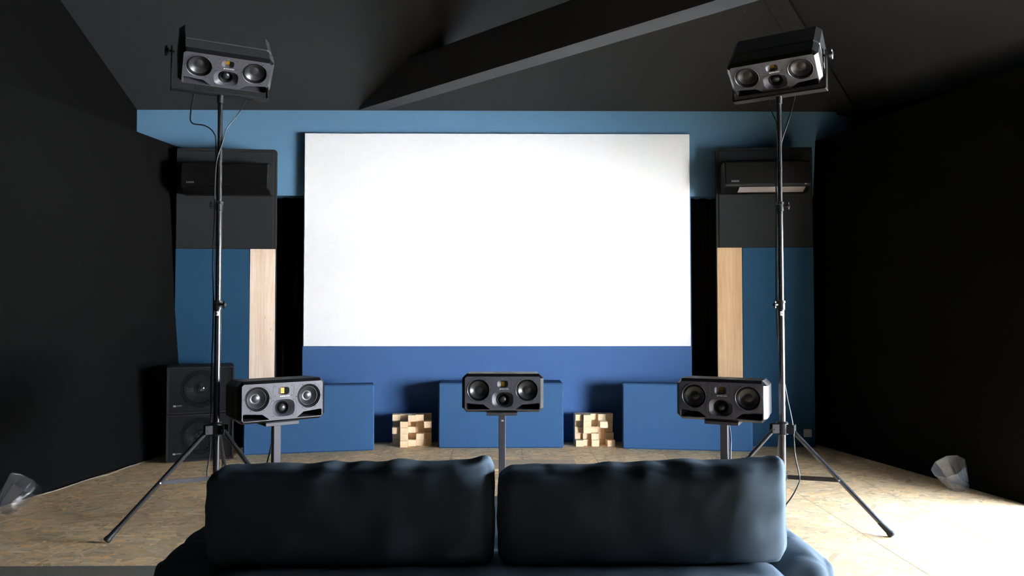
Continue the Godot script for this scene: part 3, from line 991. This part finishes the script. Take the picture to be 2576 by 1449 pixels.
func subwoofers() -> void:
	var w := 0.54
	var h := 0.41
	var dep := 0.42
	var base := Vector3(-2.86, 0, -6.46)
	var proto: Node3D = null
	for n in 2:
		var o: Node3D
		if proto == null:
			o = thing("subwoofer", base, "black subwoofer with grille and badge, lower of the two stacked", "subwoofer", "stacked subwoofers")
			proto = o
			o.rotation_degrees.y = 22.0
			var cb := Build.new()
			# open-fronted case: five walls round the recessed driver board
			cb.box(Vector3(w / 2, 0.014, -dep / 2), Vector3(w, 0.018, dep), 0.003)
			cb.box(Vector3(w / 2, h - 0.013, -dep / 2), Vector3(w, 0.018, dep), 0.003)
			cb.box(Vector3(0.009, h / 2, -dep / 2), Vector3(0.018, h - 0.01, dep), 0.003)
			cb.box(Vector3(w - 0.009, h / 2, -dep / 2), Vector3(0.018, h - 0.01, dep), 0.003)
			cb.box(Vector3(w / 2, h / 2, -dep + 0.009), Vector3(w - 0.02, h - 0.02, 0.018))
			put("case", cb.mesh(), M.sub, o)
			var bb := Build.new()
			var hole := squircle(0.158, 0.158, 2.0)
			var cen := Vector2(w * 0.50, h * 0.52)
			holed_cell(bb, [Vector2(0.016, 0.020), Vector2(w - 0.016, 0.020), Vector2(w - 0.016, h - 0.020), Vector2(0.016, h - 0.020)], cen, hole, -0.030)
			put("driver_board", bb.mesh(), M.sub, o)
			var dr := Node3D.new()
			dr.name = "driver"
			o.add_child(dr, true)
			dr.position = Vector3(cen.x, cen.y, -0.030)
			var ax := axis(Vector3.ZERO, Vector3(0, 0, 1))
			var su := Build.new()
			su.lathe([Vector2(0.160, 0.0), Vector2(0.156, 0.006), Vector2(0.150, 0.007), Vector2(0.146, 0.002), Vector2(0.140, 0.008), Vector2(0.132, 0.010), Vector2(0.124, 0.005), Vector2(0.120, -0.004)], ax, 48)
			put("surround", su.mesh(), M.rubber, dr)
			var co := Build.new()
			co.lathe([Vector2(0.122, -0.003), Vector2(0.10, -0.026), Vector2(0.075, -0.048), Vector2(0.05, -0.064)], ax, 48)
			put("cone", co.mesh(), M.sub_cone, dr)
			var dc := Build.new()
			dc.lathe([Vector2(0.054, -0.062), Vector2(0.050, -0.048), Vector2(0.041, -0.036), Vector2(0.028, -0.027), Vector2(0.014, -0.022), Vector2(0.0, -0.020)], ax, 40)
			put("dust_cap", dc.mesh(), M.dust_cap, dr)
			var gb := Build.new()
			var x := 0.026
			while x < w - 0.02:
				gb.box(Vector3(x, h / 2, -0.007), Vector3(0.0030, h - 0.036, 0.0015))
				x += 0.0125
			var y := 0.026
			while y < h - 0.02:
				gb.box(Vector3(w / 2, y, -0.0085), Vector3(w - 0.034, 0.0030, 0.0015))
				y += 0.0125
			put("grille", gb.mesh(), M.sub_grille, o)
			var bg := Node3D.new()
			bg.name = "badge"
			o.add_child(bg, true)
			bg.position = Vector3(0.088, 0.075, -0.004)
			part_box("plate", Vector3.ZERO, Vector3(0.085, 0.024, 0.003), M.black_plastic, bg, 0.001)
			part_box("emblem", Vector3(-0.022, 0, 0.002), Vector3(0.022, 0.014, 0.002), M.silver, bg, 0.0005)
			part_box("lettering", Vector3(0.014, 0.001, 0.002), Vector3(0.040, 0.004, 0.002), M.silver, bg, 0.0005)
			for fx in [0.05, w - 0.05]:
				for fz in [-0.05, -dep + 0.05]:
					part_box("foot", Vector3(fx, 0.003, fz), Vector3(0.04, 0.006, 0.04), M.rubber, o)
		else:
			o = proto.duplicate()
			o.name = numbered("subwoofer")
			add_child(o)
			o.position = base + Vector3(0, h + 0.004 - 0.008, 0)
			o.set_meta("label", "black subwoofer with grille and badge, upper of the two stacked")

# ------------------------------------------------------------------ sofa
func pillow(half: Vector3, r: float, bulge: Vector3, sd: int, n: Vector3i, shape: Callable) -> ArrayMesh:
	var b := Build.new()
	var f := FastNoiseLite.new()
	f.seed = sd
	f.frequency = 2.2
	f.fractal_octaves = 3
	var warp := func(u: Vector3) -> Vector3:
		var p := u * half
		var inner := half - Vector3.ONE * r
		var q := p.clamp(-inner, inner)
		var d := p - q
		var pos := p
		if d.length() > 1e-6:
			pos = q + d.normalized() * minf(r, d.length() * 1.0) if d.length() < r else q + d.normalized() * r
		var e := Vector3(1 - u.x * u.x, 1 - u.y * u.y, 1 - u.z * u.z)
		pos.x += bulge.x * u.x * sqrt(maxf(e.y * e.z, 0.0))
		pos.y += bulge.y * u.y * sqrt(maxf(e.x * e.z, 0.0))
		pos.z += bulge.z * u.z * sqrt(maxf(e.x * e.y, 0.0))
		pos += (u.normalized()) * f.get_noise_3dv(pos * 3.0) * 0.007
		return shape.call(u, pos)
	b.next()
	for ax in 3:
		var ua := (ax + 1) % 3
		var va := (ax + 2) % 3
		for s in [-1.0, 1.0]:
			var grid := []
			for i in n[ua] + 1:
				var row := []
				for j in n[va] + 1:
					var u := Vector3.ZERO
					u[ax] = s
					# denser towards the edges
					var a := -1.0 + 2.0 * i / n[ua]
					var c := -1.0 + 2.0 * j / n[va]
					u[ua] = sin(a * PI / 2) * 0.35 + a * 0.65
					u[va] = sin(c * PI / 2) * 0.35 + c * 0.65
					row.append(warp.call(u))
				grid.append(row)
			var hint := Vector3.ZERO
			hint[ax] = s
			for i in n[ua]:
				for j in n[va]:
					var m: Vector3 = grid[i][j] / half
					b.quad(grid[i][j], grid[i + 1][j], grid[i + 1][j + 1], grid[i][j + 1], hint + m * 0.2, false)
	return b.mesh()

func sofa() -> void:
	var o := thing("sofa", Vector3(-0.02, 0.012, -2.66), "low grey-blue fabric sofa facing the projection screen", "sofa")
	part_box("base", Vector3(0, 0.165, -0.02), Vector3(1.90, 0.13, 0.98), M.black_plastic, o, 0.02)
	for x in [-0.86, 0.86]:
		for z in [-0.40, 0.40]:
			part_box("foot", Vector3(x, 0.05, z), Vector3(0.06, 0.10, 0.06), M.black_plastic, o, 0.004)
	var plain := func(_u: Vector3, p: Vector3) -> Vector3: return p
	var fold := func(u: Vector3, p: Vector3) -> Vector3:
		var e := smoothstep(0.55, 1.0, absf(u.x))
		p.y += 0.010 * e * sin(p.z * 38.0 + u.x * 2.0)
		p.y -= 0.012 * smoothstep(0.85, 1.0, absf(u.x)) * (0.5 + 0.5 * u.y)
		return p
	var rear := put("seat_cushion", pillow(Vector3(0.935, 0.125, 0.24), 0.085, Vector3(0.012, 0.010, 0.02), 4, Vector3i(70, 14, 22), fold), M.sofa, o)
	rear.position = Vector3(0, 0.350, 0.255)
	var fore := put("seat_cushion", pillow(Vector3(0.84, 0.125, 0.28), 0.075, Vector3(0.012, 0.010, 0.02), 8, Vector3i(70, 14, 22), fold), M.sofa, o)
	fore.position = Vector3(0, 0.350, -0.275)
	for sx in [-1.0, 1.0]:
		var arm_shape := func(u: Vector3, p: Vector3) -> Vector3:
			var top := smoothstep(0.0, 1.0, u.y)
			p.y -= 0.030 * top * exp(-pow((p.z - 0.215) / 0.022, 2.0)) + 0.03 * top * smoothstep(0.0, 1.0, u.x * sx)
			p.y += 0.006 * top * sin(p.z * 70.0 + 2.0 * sin(p.x * 20.0)) * smoothstep(0.05, 0.25, p.z)
			p.x += 0.006 * sin(p.z * 46.0) * smoothstep(0.5, 1.0, u.x * sx)
			return p
		var arm := put("arm_cushion", pillow(Vector3(0.150, 0.135, 0.37), 0.085, Vector3(0.012, 0.014, 0.02), 14 + int(sx), Vector3i(20, 16, 40), arm_shape), M.sofa, o)
		arm.position = Vector3(sx * 0.968 - 0.012, 0.378, -0.165)
	var cl := func(u: Vector3, p: Vector3) -> Vector3:
		var ear := smoothstep(0.80, 1.0, u.x) * smoothstep(0.4, 1.0, u.y)
		p.y += 0.010 * ear + 0.010 * u.x * smoothstep(0.3, 1.0, u.y)
		p.z -= 0.05 * smoothstep(0.72, 1.0, u.x + 0.35 * (u.y - 1.0)) * smoothstep(-0.2, 1.0, u.y)
		p.y += 0.003 * smoothstep(0.6, 1.0, u.y) * sin(p.x * 34.0 + 3.0 * sin(p.x * 9.0))
		return p
	var cr := func(u: Vector3, p: Vector3) -> Vector3:
		var ear := smoothstep(0.86, 1.0, u.x) * smoothstep(0.4, 1.0, u.y)
		p.y += 0.012 * ear + 0.014 * u.x * smoothstep(0.3, 1.0, u.y)
		p.y += 0.003 * smoothstep(0.6, 1.0, u.y) * sin(p.x * 30.0 + 1.0 + 3.0 * sin(p.x * 8.0))
		p.z -= 0.055 * pow(maxf(u.x - 0.55, 0.0) / 0.45, 2.0) * smoothstep(-0.6, 0.6, u.z)
		p.z += 0.004 * smoothstep(0.75, 1.0, u.x) * sin(p.y * 60.0)
		return p
	var a := thing("back_cushion", Vector3(-0.4885, 0.487, -2.475), "grey-blue sofa back cushion at the end nearer the stacked subwoofers", "cushion", "sofa back cushions")
	var am := put("cover", pillow(Vector3(0.4565, 0.155, 0.085), 0.046, Vector3(0.003, 0.004, 0.020), 21, Vector3i(64, 22, 12), cl), M.sofa, a)
	am.position.y = 0.155
	var b := thing("back_cushion", Vector3(0.454, 0.487, -2.475), "grey-blue sofa back cushion at the end nearer the sunlit floor", "cushion", "sofa back cushions")
	var bm := put("cover", pillow(Vector3(0.470, 0.155, 0.085), 0.046, Vector3(0.003, 0.004, 0.020), 33, Vector3i(64, 22, 12), cr), M.sofa, b)
	bm.position.y = 0.155
	var rg := thing("rug", Vector3(-1.0, 0, -2.35), "grey short-pile rug under the low sofa", "rug")
	part_box("pile", Vector3(0, 0.006, 0), Vector3(3.9, 0.012, 3.04), M.rug, rg, 0.004)

# ------------------------------------------------------------------ small things
func glass_vessel(at: Vector3, tilt: Vector3, label: String) -> void:
	var o := thing("glass_vessel", at, label, "glass vessel", "clear glass vessels on the floor")
	var b := Build.new()
	var up := tilt.normalized()
	var xf := axis(Vector3(0, 0.068, 0), up)
	b.lathe([Vector2(0.0, -0.062), Vector2(0.055, -0.060), Vector2(0.066, -0.05), Vector2(0.098, 0.05), Vector2(0.118, 0.135), Vector2(0.121, 0.140), Vector2(0.116, 0.140), Vector2(0.092, 0.06), Vector2(0.062, -0.030), Vector2(0.050, -0.042), Vector2(0.0, -0.044)], xf, 9, [], true)
	put("bowl", b.mesh(), M.glass, o)
	for k in 12:
		var a := TAU * (k + 0.5) / 12.0
		var rib := Build.new()
		rib.tube([xf * Vector3(cos(a) * 0.0665, -0.015, sin(a) * 0.0665), xf * Vector3(cos(a) * 0.089, 0.06, sin(a) * 0.089)], 0.0022, 6)
		put("rib", rib.mesh(), M.glass, o)
	var ft := Build.new()
	ft.lathe([Vector2(0.0, 0.0), Vector2(0.05, 0.0), Vector2(0.05, 0.006), Vector2(0.018, 0.014), Vector2(0.0, 0.014)], Transform3D(Basis(), Vector3(0, 0.0, 0)), 20, [1, 2, 3])
	put("foot", ft.mesh(), M.glass, o)

func cable(called: String, pts: Array, r: float, m: Material, label: String, group := "") -> void:
	var c: Vector3 = pts[0]
	var lowest := c
	for p in pts:
		if p.y < lowest.y:
			lowest = p
	var o := thing(called, lowest, label, "cable", group)
	var loc := []
	for p in pts:
		loc.append(p - lowest)
	var b := Build.new()
	b.tube(smooth_path(loc), r, 8)
	put("sheath", b.mesh(), m, o)

func details() -> void:
	glass_vessel(Vector3(-3.17, 0, -4.93), Vector3(0.62, 0.80, -0.15), "clear glass vessel tilted on floor where the pale cable starts")
	glass_vessel(Vector3(3.27, 0, -5.45), Vector3(-0.55, 0.80, 0.20), "clear glass vessel tilted on floor beside wall near the daylight")
	var pc := []
	for k in [[5.30, 0.03], [5.55, 0.045], [5.85, 0.03], [6.05, 0.06], [6.3, 0.03], [6.45, 0.04]]:
		var w := LW(k[0], 0.0)
		pc.append(Vector3(w.x + k[1], 0.006, w.z))
	cable("floor_cable", pc, 0.0045, M.pale_cable, "pale cable lying along the foot of the dark wall beside subwoofers")
	# leads that run down the tripods
	var px := -1.752
	cable("speaker_lead", [Vector3(-1.93, 2.72, -4.72), Vector3(-1.945, 2.52, -4.68), Vector3(-1.925, 2.455, -4.66), Vector3(-1.84, 2.435, -4.64), Vector3(-1.785, 2.39, -4.64), Vector3(px - 0.022, 2.30, -4.65), Vector3(px - 0.026, 1.9, -4.65), Vector3(px - 0.034, 1.6, -4.65), Vector3(px - 0.026, 1.3, -4.65), Vector3(px - 0.034, 0.9, -4.65), Vector3(px - 0.03, 0.66, -4.64), Vector3(px - 0.032, 0.45, -4.64), Vector3(px - 0.045, 0.30, -4.63), Vector3(px + 0.0, 0.12, -4.60), Vector3(px + 0.10, 0.006, -4.60), Vector3(px + 0.25, 0.006, -4.75)], 0.0042, M.cable, "black lead looping down the tripod on the subwoofer side", "speaker leads")
	cable("speaker_lead", [Vector3(-1.62, 2.66, -4.78), Vector3(-1.66, 2.52, -4.70), Vector3(-1.715, 2.42, -4.66), Vector3(px + 0.019, 2.33, -4.645), Vector3(px - 0.012, 2.2, -4.632), Vector3(px - 0.018, 1.98, -4.625)], 0.0035, M.cable, "short black lead from tilted speaker to tripod on subwoofer side", "speaker leads")
	var qx := 1.714
	cable("speaker_lead", [Vector3(1.86, 2.68, -4.75), Vector3(1.80, 2.54, -4.68), Vector3(1.765, 2.45, -4.66), Vector3(qx + 0.018, 2.36, -4.65), Vector3(qx - 0.018, 2.2, -4.655), Vector3(qx - 0.022, 1.9, -4.655), Vector3(qx - 0.026, 1.5, -4.66), Vector3(qx - 0.024, 1.2, -4.66), Vector3(qx + 0.012, 0.95, -4.675), Vector3(qx + 0.028, 0.78, -4.65), Vector3(qx + 0.045, 0.60, -4.60), Vector3(qx + 0.058, 0.42, -4.60), Vector3(qx + 0.076, 0.29, -4.58), Vector3(qx + 0.058, 0.235, -4.57), Vector3(qx + 0.0, 0.15, -4.56), Vector3(qx - 0.10, 0.05, -4.56), Vector3(qx - 0.2, 0.006, -4.6), Vector3(qx - 0.3, 0.006, -4.7)], 0.0042, M.cable, "black lead looping down the tripod on the wall socket side", "speaker leads")
	cable("speaker_lead", [Vector3(1.665, 2.64, -4.70), Vector3(1.672, 2.55, -4.67), Vector3(qx - 0.018, 2.47, -4.65), Vector3(qx - 0.016, 2.42, -4.65)], 0.0035, M.cable, "short black lead from tilted speaker to tripod on wall socket side", "speaker leads")
	cable("speaker_lead", [Vector3(-1.445, 0.66, -4.86), Vector3(-1.458, 0.56, -4.80), Vector3(-1.452, 0.45, -4.76), Vector3(-1.478, 0.30, -4.74), Vector3(-1.462, 0.15, -4.74), Vector3(-1.47, 0.006, -4.78), Vector3(-1.5, 0.006, -4.95)], 0.0045, M.cable, "black lead hanging behind the low stand beside the subwoofers", "speaker leads")
	cable("speaker_lead", [Vector3(1.43, 0.66, -4.86), Vector3(1.44, 0.5, -4.80), Vector3(1.424, 0.34, -4.755), Vector3(1.436, 0.2, -4.75), Vector3(1.43, 0.006, -4.78), Vector3(1.45, 0.006, -4.95)], 0.0045, M.cable, "black lead hanging behind the low stand below warm wood", "speaker leads")

const DOOR_FAR := 4.97
const DOOR_NEAR := 2.15
const DOOR_TOP := 2.1

func _ready() -> void:
	# camera
	var cam := Camera3D.new()
	cam.name = "camera"
	add_child(cam)
	cam.fov = rad_to_deg(2.0 * atan(724.5 / 1900.0))
	cam.near = 0.05
	cam.far = 200.0
	var yaw := atan(21.0 / 1900.0)
	var pit := atan(55.5 / 1900.0)
	cam.look_at_from_position(Vector3(0, EYE, 0), Vector3(0, EYE, 0) + Vector3(sin(yaw) * cos(pit), sin(pit), -cos(yaw) * cos(pit)), Vector3.UP)
	cam.current = true
	# hazy sunshine: the sun stands over the roof, so it lights the terrace and does not shine in
	var sun := DirectionalLight3D.new()
	sun.name = "sun"
	add_child(sun)
	sun.look_at_from_position(Vector3(-5, 12, -1), Vector3(-5, 12, -1) + Vector3(0.55, -0.80, -0.20), Vector3.UP)
	sun.light_color = Color8(255, 250, 244)
	sun.light_energy = 11.0
	sun.light_angular_distance = 0.6
	sun.shadow_enabled = true
	sun.sky_mode = DirectionalLight3D.SKY_MODE_LIGHT_ONLY
	var env := Environment.new()
	env.background_mode = Environment.BG_SKY
	var sky := Sky.new()
	var sm := ProceduralSkyMaterial.new()
	sm.sky_top_color = Color8(168, 196, 230)
	sm.sky_horizon_color = Color8(236, 240, 244)
	sm.ground_horizon_color = Color8(150, 148, 142)
	sm.ground_bottom_color = Color8(120, 118, 112)
	sm.sky_energy_multiplier = 1.0
	sky.sky_material = sm
	env.sky = sky
	env.background_energy_multiplier = 3.6
	env.tonemap_mode = Environment.TONE_MAPPER_LINEAR
	env.tonemap_exposure = 35.0
	env.sdfgi_enabled = true
	env.ssao_enabled = true
	env.ssil_enabled = true
	var we := WorldEnvironment.new()
	we.name = "world"
	we.environment = env
	add_child(we)
	materials()
	room()
	front()
	speakers()
	sofa()
	details()
